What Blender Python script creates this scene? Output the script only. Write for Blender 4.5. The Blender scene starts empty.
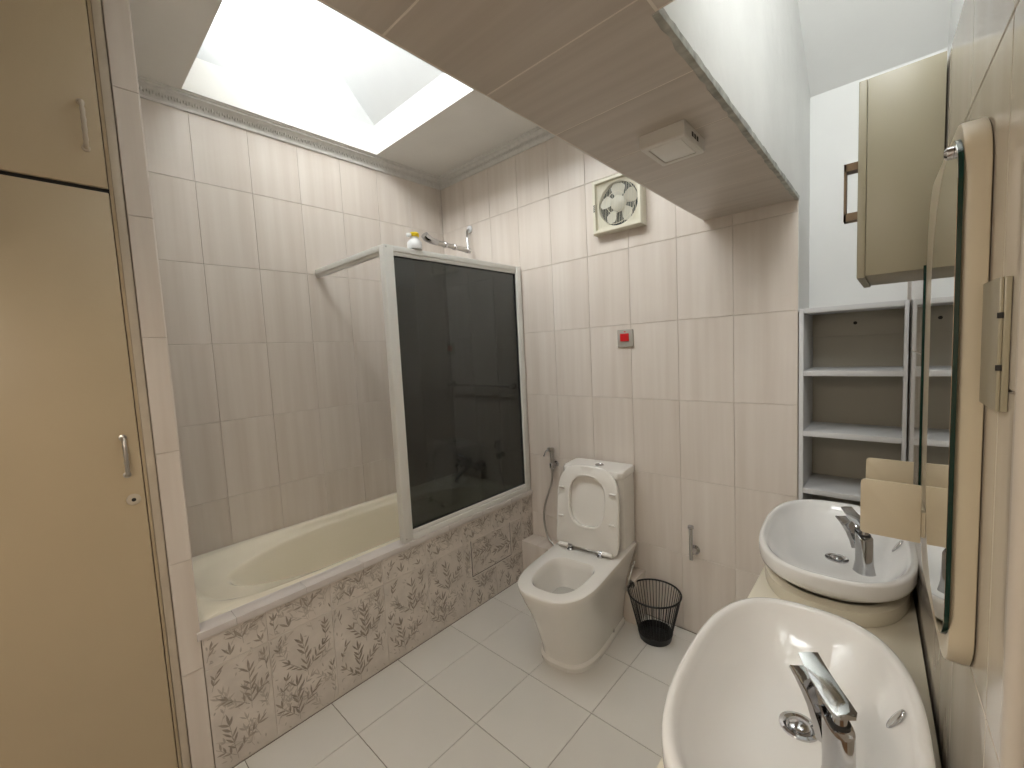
import bpy, bmesh, math, random
from mathutils import Vector, Matrix
random.seed(7)
PI = math.pi
SC = bpy.context.scene
COL = SC.collection

# ------------------------------------------------------------------ camera
F_PX = 422.64
cam_d = bpy.data.cameras.new('camera')
cam_d.sensor_fit = 'HORIZONTAL'; cam_d.sensor_width = 36.0
cam_d.lens = F_PX / 1024 * 36.0
cam_d.clip_start = 0.01
cam = bpy.data.objects.new('camera', cam_d); COL.objects.link(cam)
yaw, pitch, roll = -0.74137, -0.07829, -0.04984
Fv = Vector((math.sin(yaw)*math.cos(pitch), math.cos(yaw)*math.cos(pitch), math.sin(pitch)))
rt = Fv.cross(Vector((0, 0, 1))).normalized(); up = rt.cross(Fv)
r1 = math.cos(roll)*rt + math.sin(roll)*up; u1 = -math.sin(roll)*rt + math.cos(roll)*up
m = Matrix((r1, u1, -Fv)).transposed().to_4x4(); m.translation = Vector((2.5775, -2.1228, 1.4984))
cam.matrix_world = m
SC.camera = cam

# ------------------------------------------------------------------ sky, daylight, exposure
world = bpy.data.worlds.new('overcast_sky'); SC.world = world; world.use_nodes = True
bgn = world.node_tree.nodes['Background']
bgn.inputs[0].default_value = (0.985, 0.995, 1.0, 1); bgn.inputs[1].default_value = 13.5
vs = SC.view_settings
vs.view_transform = 'Standard'; vs.look = 'None'; vs.gamma = 1.0; vs.use_curve_mapping = False
vs.exposure = 0.32
def portal(loc, sx, sy, rot):
    l = bpy.data.lights.new('sky_portal', 'AREA'); l.shape = 'RECTANGLE'; l.size = sx; l.size_y = sy
    l.cycles.is_portal = True
    o = bpy.data.objects.new('sky_portal', l); COL.objects.link(o); o.location = loc; o.rotation_euler = rot
portal((0.985, -1.60, 3.62), 1.79, 0.84, (PI/2, 0, 0))      # clerestory over the tub
portal((2.495, -1.40, 2.93), 0.41, 0.90, (PI/2, 0, 0))      # clerestory over the vanity

def fill_lamp(loc, size, power, col):  # warm fill added to brighten the room, not a known fixture
    l = bpy.data.lights.new('fill_lamp_light', 'AREA'); l.shape = 'DISK'; l.size = size; l.energy = power; l.color = col
    o = bpy.data.objects.new('fill_lamp_light', l); COL.objects.link(o); o.location = loc
FILL_LOC = (2.16, -2.40, 2.054)                               # added fill lamp, unseen, under the dropped ceiling behind the viewer
fill_lamp((FILL_LOC[0], FILL_LOC[1], FILL_LOC[2]-0.075), 0.30, 8.5, (1.0, 0.88, 0.73))

# ------------------------------------------------------------------ materials
def nt(name):
    mt = bpy.data.materials.new(name); mt.use_nodes = True
    t = mt.node_tree; b = t.nodes['Principled BSDF']
    return mt, t, b
def mat(name, col, rough=0.5, metal=0.0, spec=0.5, noise=0.0, nscale=8.0, bump=0.0, bscale=60.0, coat=0.0):
    mt, t, b = nt(name)
    b.inputs['Base Color'].default_value = (*col, 1); b.inputs['Roughness'].default_value = rough
    b.inputs['Metallic'].default_value = metal; b.inputs['Specular IOR Level'].default_value = spec
    b.inputs['Coat Weight'].default_value = coat; b.inputs['Coat Roughness'].default_value = 0.05
    if noise or bump:
        tc = t.nodes.new('ShaderNodeTexCoord')
    if noise:
        n = t.nodes.new('ShaderNodeTexNoise'); n.inputs['Scale'].default_value = nscale; n.inputs['Detail'].default_value = 4
        t.links.new(tc.outputs['Object'], n.inputs['Vector'])
        r = t.nodes.new('ShaderNodeValToRGB')
        r.color_ramp.elements[0].position = 0.3; r.color_ramp.elements[1].position = 0.7
        r.color_ramp.elements[0].color = tuple(c*(1-noise) for c in col) + (1,)
        r.color_ramp.elements[1].color = tuple(min(1, c*(1+noise*0.6)) for c in col) + (1,)
        t.links.new(n.outputs['Fac'], r.inputs['Fac']); t.links.new(r.outputs['Color'], b.inputs['Base Color'])
    if bump:
        n2 = t.nodes.new('ShaderNodeTexNoise'); n2.inputs['Scale'].default_value = bscale; n2.inputs['Detail'].default_value = 5
        t.links.new(tc.outputs['Object'], n2.inputs['Vector'])
        bp = t.nodes.new('ShaderNodeBump'); bp.inputs['Strength'].default_value = bump; bp.inputs['Distance'].default_value = 0.01
        t.links.new(n2.outputs['Fac'], bp.inputs['Height']); t.links.new(bp.outputs['Normal'], b.inputs['Normal'])
    return mt
def grain_tile(name, c0, c1, rough, sx=26.0, sy=0.7, spec=0.5):
    # soft vertical bands along the tile's own height, each tile shifted by its own random number
    mt, t, b = nt(name)
    tc = t.nodes.new('ShaderNodeTexCoord'); oi = t.nodes.new('ShaderNodeObjectInfo')
    mul = t.nodes.new('ShaderNodeMath'); mul.operation = 'MULTIPLY'; mul.inputs[1].default_value = 50
    t.links.new(oi.outputs['Random'], mul.inputs[0])
    cb = t.nodes.new('ShaderNodeCombineXYZ'); t.links.new(mul.outputs[0], cb.inputs['X']); t.links.new(mul.outputs[0], cb.inputs['Z'])
    mp = t.nodes.new('ShaderNodeMapping'); mp.inputs['Scale'].default_value = (sx, sy, 1)
    t.links.new(tc.outputs['Object'], mp.inputs['Vector'])
    ad = t.nodes.new('ShaderNodeVectorMath'); t.links.new(mp.outputs[0], ad.inputs[0]); t.links.new(cb.outputs[0], ad.inputs[1])
    n = t.nodes.new('ShaderNodeTexNoise'); n.inputs['Scale'].default_value = 1.0; n.inputs['Detail'].default_value = 3; n.inputs['Roughness'].default_value = 0.55
    t.links.new(ad.outputs[0], n.inputs['Vector'])
    r = t.nodes.new('ShaderNodeValToRGB'); e = r.color_ramp.elements
    e[0].position = 0.32; e[1].position = 0.68; e[0].color = (*c0, 1); e[1].color = (*c1, 1)
    t.links.new(n.outputs['Fac'], r.inputs['Fac']); t.links.new(r.outputs['Color'], b.inputs['Base Color'])
    b.inputs['Roughness'].default_value = rough; b.inputs['Specular IOR Level'].default_value = spec
    return mt
def thin_glass(name, tint, rough=0.0, ior=1.5):
    mt, t, b = nt(name); t.nodes.remove(b)
    out = t.nodes['Material Output']
    tr = t.nodes.new('ShaderNodeBsdfTransparent'); tr.inputs[0].default_value = (*tint, 1)
    gl = t.nodes.new('ShaderNodeBsdfGlossy'); gl.inputs['Roughness'].default_value = rough
    fr = t.nodes.new('ShaderNodeFresnel'); fr.inputs[0].default_value = ior
    ge = t.nodes.new('ShaderNodeNewGeometry')           # only the entry face reflects: no false total reflection inside the pane
    sb = t.nodes.new('ShaderNodeMath'); sb.operation = 'SUBTRACT'; sb.inputs[0].default_value = 1.0
    ml = t.nodes.new('ShaderNodeMath'); ml.operation = 'MULTIPLY'
    t.links.new(ge.outputs['Backfacing'], sb.inputs[1]); t.links.new(fr.outputs[0], ml.inputs[0]); t.links.new(sb.outputs[0], ml.inputs[1])
    mx = t.nodes.new('ShaderNodeMixShader')
    t.links.new(ml.outputs[0], mx.inputs[0]); t.links.new(tr.outputs[0], mx.inputs[1]); t.links.new(gl.outputs[0], mx.inputs[2])
    t.links.new(mx.outputs[0], out.inputs['Surface'])
    return mt
M = {}
M['wall_tile'] = grain_tile('wall_tile', (0.685, 0.605, 0.530), (0.775, 0.705, 0.635), 0.28, 15.0)
M['gloss_tile'] = grain_tile('gloss_tile', (0.56, 0.50, 0.43), (0.66, 0.60, 0.52), 0.05, 10.0)
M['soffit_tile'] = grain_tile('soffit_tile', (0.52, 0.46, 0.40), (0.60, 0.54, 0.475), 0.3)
M['grout'] = mat('grout', (0.66, 0.59, 0.52), 0.9, noise=0.1)
M['grout_light'] = mat('grout_light', (0.78, 0.72, 0.64), 0.9)
M['plaster_lip'] = mat('plaster_lip', (0.46, 0.46, 0.42), 0.9, noise=0.35, nscale=30, bump=0.5, bscale=40)
M['grout_floor'] = mat('grout_floor', (0.22, 0.19, 0.15), 0.9, noise=0.25, nscale=14)
M['floor_tile'] = mat('floor_tile', (0.71, 0.68, 0.63), 0.32, noise=0.03, nscale=3)
M['apron_tile'] = mat('apron_tile', (0.72, 0.655, 0.59), 0.4, noise=0.13, nscale=9)
M['leaf_print'] = mat('leaf_print', (0.40, 0.345, 0.29), 0.45, noise=0.3, nscale=30)
M['leaf_print_pale'] = mat('leaf_print_pale', (0.55, 0.49, 0.43), 0.45, noise=0.2, nscale=30)
M['cap_tile'] = mat('cap_tile', (0.66, 0.61, 0.58), 0.35, noise=0.06)
M['plaster'] = mat('plaster', (0.80, 0.80, 0.78), 0.8, noise=0.03, nscale=3, bump=0.25, bscale=9)
M['plaster_rough'] = mat('plaster_rough', (0.80, 0.80, 0.78), 0.55, noise=0.05, nscale=5, bump=0.55, bscale=13)
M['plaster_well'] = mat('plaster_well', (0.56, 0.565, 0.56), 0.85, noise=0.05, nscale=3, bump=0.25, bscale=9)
M['ceiling'] = mat('ceiling', (0.78, 0.76, 0.72), 0.8, noise=0.03, nscale=4, bump=0.05, bscale=20)
M['cornice'] = mat('cornice', (0.72, 0.70, 0.66), 0.6, noise=0.08, nscale=40)
M['cream_paint'] = mat('cream_paint', (0.56, 0.45, 0.295), 0.38, noise=0.04, nscale=3, bump=0.02, bscale=90)
M['cream_frame'] = mat('cream_frame', (0.58, 0.50, 0.39), 0.45, noise=0.08, nscale=12)
M['dark'] = mat('dark', (0.012, 0.011, 0.010), 0.6)
M['ivory'] = mat('ivory', (0.93, 0.86, 0.70), 0.16, coat=0.4)
M['porcelain'] = mat('porcelain', (0.84, 0.81, 0.76), 0.10, coat=0.5)
M['basin_white'] = mat('basin_white', (0.92, 0.915, 0.90), 0.08, coat=0.5)
M['seat'] = mat('seat', (0.82, 0.79, 0.74), 0.22)
M['water'] = mat('water', (0.50, 0.48, 0.44), 0.03)
M['chrome'] = mat('chrome', (0.56, 0.56, 0.57), 0.07, metal=1.0)
M['steel'] = mat('steel', (0.52, 0.50, 0.47), 0.28, metal=1.0)
M['frame_white'] = mat('frame_white', (0.74, 0.73, 0.69), 0.35, noise=0.03)
M['rubber'] = mat('rubber', (0.02, 0.02, 0.02), 0.6)
M['smoke_glass'] = thin_glass('smoke_glass', (0.30, 0.315, 0.315), 0.0, 1.45)
M['clear_glass'] = thin_glass('clear_glass', (0.97, 0.98, 0.98), 0.0, 1.3)
M['mirror'] = mat('mirror', (0.80, 0.82, 0.80), 0.005, metal=1.0)
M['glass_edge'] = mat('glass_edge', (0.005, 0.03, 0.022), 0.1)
M['cream_plastic'] = mat('cream_plastic', (0.62, 0.54, 0.40), 0.3)
M['cabinet'] = mat('cabinet', (0.34, 0.305, 0.215), 0.35)
M['bronze'] = mat('bronze', (0.20, 0.13, 0.07), 0.4)
M['counter'] = mat('counter', (0.84, 0.79, 0.66), 0.25, coat=0.3)
M['shelf_white'] = mat('shelf_white', (0.66, 0.66, 0.66), 0.4)
M['shelf_back'] = mat('shelf_back', (0.40, 0.37, 0.30), 0.6)
M['black_wire'] = mat('black_wire', (0.008, 0.008, 0.009), 0.4)
M['switch_plate'] = mat('switch_plate', (0.42, 0.39, 0.34), 0.4)
M['red'] = mat('red', (0.65, 0.015, 0.02), 0.3)
M['fan_ivory'] = mat('fan_ivory', (0.72, 0.68, 0.55), 0.4)
M['fan_blade'] = mat('fan_blade', (0.62, 0.60, 0.52), 0.35)
M['fan_dark'] = mat('fan_dark', (0.012, 0.02, 0.022), 0.6)
M['lamp_white'] = mat('lamp_white', (0.70, 0.67, 0.62), 0.4)
M['diffuser'] = mat('diffuser', (0.80, 0.78, 0.74), 0.3)
M['yellow'] = mat('yellow', (0.85, 0.62, 0.02), 0.4)
M['bottle_white'] = mat('bottle_white', (0.85, 0.85, 0.85), 0.3)
M['wood'] = mat('wood', (0.30, 0.17, 0.09), 0.45, noise=0.3, nscale=6)

# ------------------------------------------------------------------ mesh helpers
def box(bm, x0, x1, y0, y1, z0, z1):
    v = [bm.verts.new((x, y, z)) for x in (x0, x1) for y in (y0, y1) for z in (z0, z1)]
    for f in ((0,1,3,2),(4,6,7,5),(0,4,5,1),(2,3,7,6),(0,2,6,4),(1,5,7,3)):
        bm.faces.new([v[i] for i in f])
    return v
def loft(bm, rings, cap0=True, cap1=True, closed=True):
    L = [[bm.verts.new(p) for p in r] for r in rings]
    n = len(L[0])
    for a, b in zip(L, L[1:]):
        for i in range(n if closed else n-1):
            j = (i+1) % n
            bm.faces.new((a[i], a[j], b[j], b[i]))
    if cap0: bm.faces.new(list(reversed(L[0])))
    if cap1: bm.faces.new(L[-1])
    return L
def tube(bm, pts, r, n=10, caps=True):
    pts = [Vector(p) for p in pts]
    rr = r if isinstance(r, (list, tuple)) else [r]*len(pts)
    rings = []; prev = None
    for i, p in enumerate(pts):
        d = (pts[min(i+1, len(pts)-1)] - pts[max(i-1, 0)]).normalized()
        if prev is None:
            a = d.cross(Vector((0, 0, 1)))
            if a.length < 1e-3: a = d.cross(Vector((1, 0, 0)))
            a.normalize()
        else:
            a = (prev - d*prev.dot(d)).normalized()
        prev = a; b = d.cross(a)
        rings.append([p + (a*math.cos(2*PI*k/n) + b*math.sin(2*PI*k/n))*rr[i] for k in range(n)])
    loft(bm, rings, caps, caps)
def lathe(bm, prof, c=(0, 0, 0), n=32, axis='Z', cap=True):
    c = Vector(c); rings = []
    for r, h in prof:
        ring = []
        for k in range(n):
            a = 2*PI*k/n; x, y = r*math.cos(a), r*math.sin(a)
            v = (x, y, h) if axis == 'Z' else ((x, h, y) if axis == 'Y' else (h, x, y))
            ring.append(c + Vector(v))
        rings.append(ring)
    loft(bm, rings, cap, cap)
def smooth_path(pts, k=8):
    P = [Vector(p) for p in pts]; out = []
    for i in range(len(P)-1):
        p0, p1, p2, p3 = P[max(i-1, 0)], P[i], P[i+1], P[min(i+2, len(P)-1)]
        for j in range(k):
            t = j/k
            out.append(0.5*((2*p1) + (p2-p0)*t + (2*p0-5*p1+4*p2-p3)*t*t + (3*p1-p0-3*p2+p3)*t**3))
    out.append(P[-1]); return out
def bevel(bm, w, seg=2, ang=0.6):
    bm.normal_update()
    es = [e for e in bm.edges if len(e.link_faces) == 2 and e.calc_face_angle(0) > ang]
    bmesh.ops.bevel(bm, geom=es, offset=w, segments=seg, profile=0.5, affect='EDGES')
def obj(name, bm, material, parent=None, smooth=None, bev=0.0, loc=None, rot=None, flip=False):
    bmesh.ops.remove_doubles(bm, verts=bm.verts, dist=1e-6)
    if bev: bevel(bm, bev)
    bmesh.ops.recalc_face_normals(bm, faces=bm.faces)
    me = bpy.data.meshes.new(name); bm.to_mesh(me); bm.free()
    for mm in (material if isinstance(material, (list, tuple)) else [material]):
        me.materials.append(M[mm])
    if smooth is not None:
        me.shade_smooth()
        try: me.set_sharp_from_angle(angle=smooth)
        except Exception: pass
    o = bpy.data.objects.new(name, me); COL.objects.link(o)
    if loc: o.location = loc
    if rot: o.rotation_euler = rot
    if parent: o.parent = parent
    return o
def B(name, dims, material, parent=None, bev=0.0, **k):
    bm = bmesh.new(); box(bm, *dims)
    return obj(name, bm, material, parent, bev=bev, smooth=0.7 if bev else None, **k)
def thing(name, label, cat, loc=(0, 0, 0), rz=0.0, group=None):
    o = bpy.data.objects.new(name, None); COL.objects.link(o); o.empty_display_size = 0.05
    o.location = loc; o.rotation_euler = (0, 0, rz); o['label'] = label; o['category'] = cat
    if group: o['group'] = group
    return o
def tag(o, label, cat, group=None):
    o['label'] = label; o['category'] = cat
    if group: o['group'] = group
    return o
def struct(o, label=None):
    o['kind'] = 'structure'
    if label: o['label'] = label
    return o
TM = {}
def tile_mesh(w, h, material, t=0.008, bv=0.0012):
    k = (round(w, 4), round(h, 4), material, t)
    if k in TM: return TM[k]
    bm = bmesh.new()
    r = []
    for ins, z in ((0, -t), (0, -bv), (bv, 0)):
        r.append([(-w/2+ins, -h/2+ins, z), (w/2-ins, -h/2+ins, z), (w/2-ins, h/2-ins, z), (-w/2+ins, h/2-ins, z)])
    loft(bm, r, False, True)
    bmesh.ops.recalc_face_normals(bm, faces=bm.faces)
    if sum(f.normal.z for f in bm.faces) < 0: bmesh.ops.reverse_faces(bm, faces=bm.faces)
    me = bpy.data.meshes.new('tile'); bm.to_mesh(me); bm.free(); me.materials.append(M[material])
    TM[k] = me
    return me
def tiles(parent, name, P0, U, V, us, vs_, material, gap=0.0022, skip=None, N=None):
    """tiles on the plane P0 + u*U + v*V; joints at us and vs_"""
    P0, U, V = Vector(P0), Vector(U).normalized(), Vector(V).normalized()
    N = U.cross(V)
    out = []
    for i in range(len(us)-1):
        for j in range(len(vs_)-1):
            u0, u1_, v0, v1 = us[i], us[i+1], vs_[j], vs_[j+1]
            w, h = abs(u1_-u0)-gap*0.6, abs(v1-v0)-gap
            if w < 0.004 or h < 0.004: continue
            if skip and skip((u0+u1_)/2, (v0+v1)/2): continue
            o = bpy.data.objects.new(name, tile_mesh(w, h, material)); COL.objects.link(o)
            mw = Matrix((U, V, N)).transposed().to_4x4(); mw.translation = P0 + U*(u0+u1_)/2 + V*(v0+v1)/2
            o.parent = parent; o.matrix_local = mw
            out.append(o)
    return out
def span(a, b, start, step):
    """joints between a and b on the grid start + k*step"""
    k0 = math.ceil((a-start)/step - 1e-6); v = [a]
    k = k0
    while start + k*step < b - 1e-6:
        if start + k*step > a + 0.004: v.append(start + k*step)
        k += 1
    v.append(b); return v

TW, TH = 0.2527, 0.40
XA = 0.766                       # plane of the bath panel and cupboard
WX = lambda y, off=0.0: 2.611 - off - 0.037*y      # the slightly skewed right wall
SKEW = math.atan(0.037)
ZC = 2.80                        # ceiling over the tub
ZS = 2.057                       # underside of the tiled beam
RZ = lambda y: 2.56 + 0.70*(0.28 - y)      # pitched roof underside

# ================================================================== SETTING
# ---- floor
fl = struct(B('floor', (-0.3, 2.95, -3.2, 0.35, -0.10, -0.0025), 'grout_floor'))
S = 0.3347
tiles(fl, 'floor_tile', (0, 0, 0), (1, 0, 0), (0, 1, 0), span(XA+0.002, 2.60, 1.0021, S), span(-2.75, -0.004, -0.75, S), 'floor_tile', 0.0026)
# ---- left wall
rows = [0.0] + [0.4083 + TH*k for k in range(6)] + [2.745]
wl = struct(B('wall_left', (-0.20, -0.003, -1.85, 0.20, -0.05, 4.2), 'grout'))
tiles(wl, 'wall_tile', (0, 0, 0), (0, 1, 0), (0, 0, 1), span(-1.848, -0.001, -0.0341, 0.2525), [0.50] + rows[2:], 'wall_tile')
# ---- back wall
wb = struct(B('wall_back', (-0.003, 2.268, 0.003, 0.20, -0.05, ZC+0.02), 'grout'))
tiles(wb, 'wall_tile', (0, 0, 0), (1, 0, 0), (0, 0, 1), span(0.001, 2.268, 0.0, TW), rows, 'wall_tile')
# ---- niche behind the vanity: plaster
nb = struct(B('wall_niche', (2.27, 2.95, 0.28, 0.40, -0.05, 2.62), 'plaster'), 'white plaster back of the niche above the shelves')
struct(B('wall_niche_side', (2.2685, 2.2705, 0.0, 0.28, 1.60, ZS+0.003), 'plaster'), 'white plaster side of the niche')
# ---- right wall, skewed by two degrees
wr = bpy.data.objects.new('wall_right', None)
bm = bmesh.new()
ya, yb = 0.28, -1.475
loft(bm, [[(WX(ya)+0.003, ya, z), (WX(yb)+0.003, yb, z), (WX(yb)+0.40, yb, z), (WX(ya)+0.40, ya, z)] for z in (-0.05, 2.04)])
wr = struct(obj('wall_right', bm, 'grout'))
Ud = Vector((0.037, -1, 0)).normalized()       # runs towards the camera
tiles(wr, 'wall_tile', (WX(0), 0, 0), Ud, (0, 0, 1), span(0.0, 1.474, 0.14, TW), [0.23, 0.63, 1.03, 1.43, 1.83, 2.04], 'gloss_tile', 0.0025)
# bullnose end of the right wall and the door frame beyond it
bm = bmesh.new()
tube(bm, [(WX(-1.475)+0.012, -1.475, z) for z in (0.0, 2.04)], 0.0125, 16)
struct(obj('trim_1', bm, 'gloss_tile', smooth=0.8), 'rounded tile edge at the end of the mirror wall')
struct(B('wall_right_near', (WX(-1.49)+0.05, 3.10, -2.75, -1.49, -0.05, 2.10), 'plaster'))
dr = struct(thing('door_1', 'brown wooden door frame at the right edge of the picture', 'door')); del dr['category']
B('door_frame', (WX(-1.5)+0.012, WX(-1.5)+0.06, -1.575, -1.492, 0.0, 2.05), 'wood', dr, 0.004)
B('door_leaf', (WX(-1.6)+0.03, WX(-1.6)+0.07, -2.40, -1.575, 0.0, 2.02), 'wood', dr, 0.003)
B('door_frame', (WX(-2.4)+0.0, WX(-2.4)+0.06, -2.48, -2.40, 0.0, 2.05), 'wood', dr, 0.004)
# ---- wall behind the camera
struct(B('wall_front', (-0.2, 3.1, -2.90, -2.75, -0.05, ZC), 'plaster'))
# ---- ceiling over the tub with its skylight opening
OX0, OX1, OY0, OY1 = 0.075, 1.88, -1.58, -0.572
c = bmesh.new()
box(c, -0.2, 1.90, OY1, 0.20, ZC, ZC+0.17)
box(c, -0.2, 1.90, -2.90, OY0, ZC, ZC+0.17)
box(c, -0.2, OX0, OY0, OY1, ZC, ZC+0.17)
box(c, OX1, 1.90, OY0, OY1, ZC, ZC+0.17)
struct(obj('ceiling', c, 'ceiling'))
# skylight well over the tub: walls, pitched roof, clerestory opening on the near side
w = bmesh.new()
box(w, -0.2, OX0, -1.75, OY1+0.02, ZC+0.17, 4.30)
box(w, -0.2, 1.90, OY1, OY1+0.12, ZC+0.17, 2.99)
box(w, OX1, 1.90, -1.75, OY1, ZC+0.17, 4.30)
box(w, OX0, OX1, OY0-0.12, OY0, ZC+0.17, 3.20); box(w, OX0, OX1, OY0-0.12, OY0, 4.04, 4.3)
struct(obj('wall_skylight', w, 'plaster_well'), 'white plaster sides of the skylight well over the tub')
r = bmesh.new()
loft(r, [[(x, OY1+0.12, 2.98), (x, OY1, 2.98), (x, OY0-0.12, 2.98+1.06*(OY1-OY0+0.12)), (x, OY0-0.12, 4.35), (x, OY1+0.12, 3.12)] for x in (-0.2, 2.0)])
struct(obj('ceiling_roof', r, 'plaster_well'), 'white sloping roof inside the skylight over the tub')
def window(n, x0, x1, y, z0, z1, bars, label):
    t = bpy.data.objects.new('window_%d' % n, None); COL.objects.link(t); t['kind'] = 'structure'; t['label'] = label
    f = bmesh.new(); fw = 0.03
    box(f, x0, x0+fw, y-0.03, y+0.01, z0, z1); box(f, x1-fw, x1, y-0.03, y+0.01, z0, z1)
    box(f, x0, x1, y-0.03, y+0.01, z0, z0+fw); box(f, x0, x1, y-0.03, y+0.01, z1-fw, z1)
    for k in range(bars):
        xx = x0 + (x1-x0)*(k+1)/(bars+1); box(f, xx-0.012, xx+0.012, y-0.03, y+0.01, z0, z1)
    obj('window_frame', f, 'frame_white', t)
    B('pane', (x0+fw, x1-fw, y-0.014, y-0.010, z0+fw, z1-fw), 'clear_glass', t)
window(1, OX0, OX1, OY0-0.06, 3.20, 4.04, 2, 'clerestory window of the skylight over the tub')
# ---- tiled beam between tub and vanity, widening over the camera
bw = bmesh.new()
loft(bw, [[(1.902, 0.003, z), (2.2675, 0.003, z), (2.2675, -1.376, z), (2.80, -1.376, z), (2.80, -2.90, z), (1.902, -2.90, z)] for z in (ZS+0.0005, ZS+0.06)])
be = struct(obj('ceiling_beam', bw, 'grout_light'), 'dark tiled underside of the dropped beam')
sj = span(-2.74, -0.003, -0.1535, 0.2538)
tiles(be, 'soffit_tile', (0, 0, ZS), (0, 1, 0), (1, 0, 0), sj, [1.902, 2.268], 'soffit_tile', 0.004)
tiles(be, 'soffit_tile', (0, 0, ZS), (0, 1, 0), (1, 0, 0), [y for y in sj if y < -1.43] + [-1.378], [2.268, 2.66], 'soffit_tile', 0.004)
for o in be.children: pass
bs = bmesh.new()
box(bs, 1.90, 1.902, -2.75, 0.003, ZS, ZC+0.02)
struct(obj('wall_beam_left', bs, 'plaster'), 'tub side of the dropped beam')
bs = bmesh.new()
box(bs, 1.91, 2.2705, -1.3755, 0.28, ZS+0.003, 4.3)
struct(obj('wall_beam', bs, 'plaster_rough'), 'white rough plaster side of the beam facing the mirror wall')
# rough plaster lip along the lower right edge of the beam
lp = bmesh.new(); rng = random.Random(3)
n = 60; rings = []
for i in range(n+1):
    y = -1.376 + 1.376*i/n; a = 0.003 + 0.006*rng.random(); b_ = 0.002 + 0.004*rng.random()
    rings.append([(2.262-a, y, ZS+0.0), (2.262-a*0.5, y, ZS-b_*0.6), (2.270+0.001, y, ZS-b_*0.5), (2.2722, y, ZS+0.008+b_), (2.266, y, ZS+0.01)])
loft(lp, rings)
struct(obj('trim_2', lp, 'plaster_lip', smooth=0.6), 'rough plaster lip along the beam edge')
# ---- light well over the vanity
w = bmesh.new()
box(w, 2.70, 3.0, -1.376, 0.40, 2.04, 4.3)
box(w, 2.27, 2.70, -1.44, -1.376, ZS+0.06, 2.48)
box(w, 2.27, 2.70, -1.44, -1.376, 3.38, 4.3)
struct(obj('wall_well', w, 'plaster'), 'white plaster sides of the light well over the vanity')
r = bmesh.new()
loft(r, [[(x, 0.40, RZ(0.28)), (x, 0.28, RZ(0.28)), (x, -1.44, RZ(-1.44)), (x, -1.44, RZ(-1.44)+0.1), (x, 0.40, RZ(0.28)+0.1)] for x in (2.20, 3.0)])
struct(obj('ceiling_slope', r, 'plaster'), 'white sloping ceiling over the vanity')
window(2, 2.272, 2.70, -1.40, 2.48, 3.38, 0, 'narrow clerestory window over the vanity')
# ---- cornice with leaf relief
def cornice(n, p0, d, inn, length, label):
    p0, d, inn = Vector(p0), Vector(d), Vector(inn)
    prof = [(0, 0), (0.010, 0.0), (0.012, 0.008), (0.006, 0.012), (0.012, 0.026), (0.026, 0.040), (0.045, 0.048), (0.052, 0.050), (0.053, 0.058), (0.062, 0.060), (0.063, 0.066), (0, 0.066)]
    bm = bmesh.new()
    loft(bm, [[p0 + d*s + inn*a + Vector((0, 0, b)) for a, b in prof] for s in (0, length)])
    o = struct(obj('trim_%d' % n, bm, 'cornice', smooth=0.5), label)
    bm = bmesh.new(); s = 0.02; k = 0
    nn = (inn*0.72 + Vector((0, 0, -0.70))).normalized(); tt = d.cross(nn)
    while s < length - 0.02:
        c0 = p0 + d*s + inn*0.019 + Vector((0, 0, 0.031))
        sgn = 1 if k % 2 else -1
        for q, (dd, ht, wd) in enumerate(((0.0, 0.013, 0.009), (0.011, 0.010, 0.006), (-0.011, 0.010, 0.006))):
            cc = c0 + d*dd + tt*(0.003*sgn*(1 if q else -1))
            a, b_ = d*wd, tt*ht
            v = [bm.verts.new(x) for x in (cc+a*0.7, cc+b_, cc-a*0.7, cc-b_, cc+nn*0.007)]
            for i in range(4): bm.faces.new((v[i], v[(i+1) % 4], v[4]))
        s += 0.034; k += 1
    q = obj('leaf_relief', bm, 'cornice', o, smooth=0.9); q['kind'] = 'stuff'
cornice(3, (0, -1.845, 2.735), (0, 1, 0), (1, 0, 0), 1.845, 'moulded cornice along the tub wall')
cornice(4, (0, 0, 2.735), (1, 0, 0), (0, -1, 0), 1.90, 'moulded cornice along the fan wall')

# ---- pillar strip beside the cupboard
pl = struct(B('wall_pillar', (0.60, XA-0.003, -1.908, -1.845, -0.05, ZC), 'grout'), 'narrow tiled pillar between cupboard and bath')
tiles(pl, 'wall_tile', (XA, 0, 0), (0, 1, 0), (0, 0, 1), [-1.908, -1.845], [0.0, 0.43, 0.83, 1.215, 1.60, 1.988, 2.378, ZC-0.002], 'wall_tile')
tiles(pl, 'wall_tile', (0, -1.843, 0), (-1, 0, 0), (0, 0, 1), [-XA+0.001, -0.52, -0.27, -0.001], [0.56, 0.83, 1.215, 1.60, 1.988, 2.378, 2.735], 'wall_tile')
struct(B('wall_tub_end', (-0.2, 0.70, -1.90, -1.850, -0.05, ZC), 'grout'), 'end wall of the bath beside the cupboard')

lt = thing('added_fill_light', 'unseen fill light added under the dropped ceiling behind the viewer', 'lamp', FILL_LOC)  # made-up opal fixture that houses the added fill lamp, out of view
bm = bmesh.new(); lathe(bm, [(0.17, -0.001), (0.17, -0.02), (0.155, -0.03)], (0, 0, 0), 40); obj('base', bm, 'lamp_white', lt, smooth=0.6)
bm = bmesh.new(); lathe(bm, [(0.155, -0.03), (0.15, -0.055), (0.10, -0.068), (0.01, -0.072)], (0, 0, 0), 40); obj('shade', bm, 'diffuser', lt, smooth=0.9)

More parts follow.
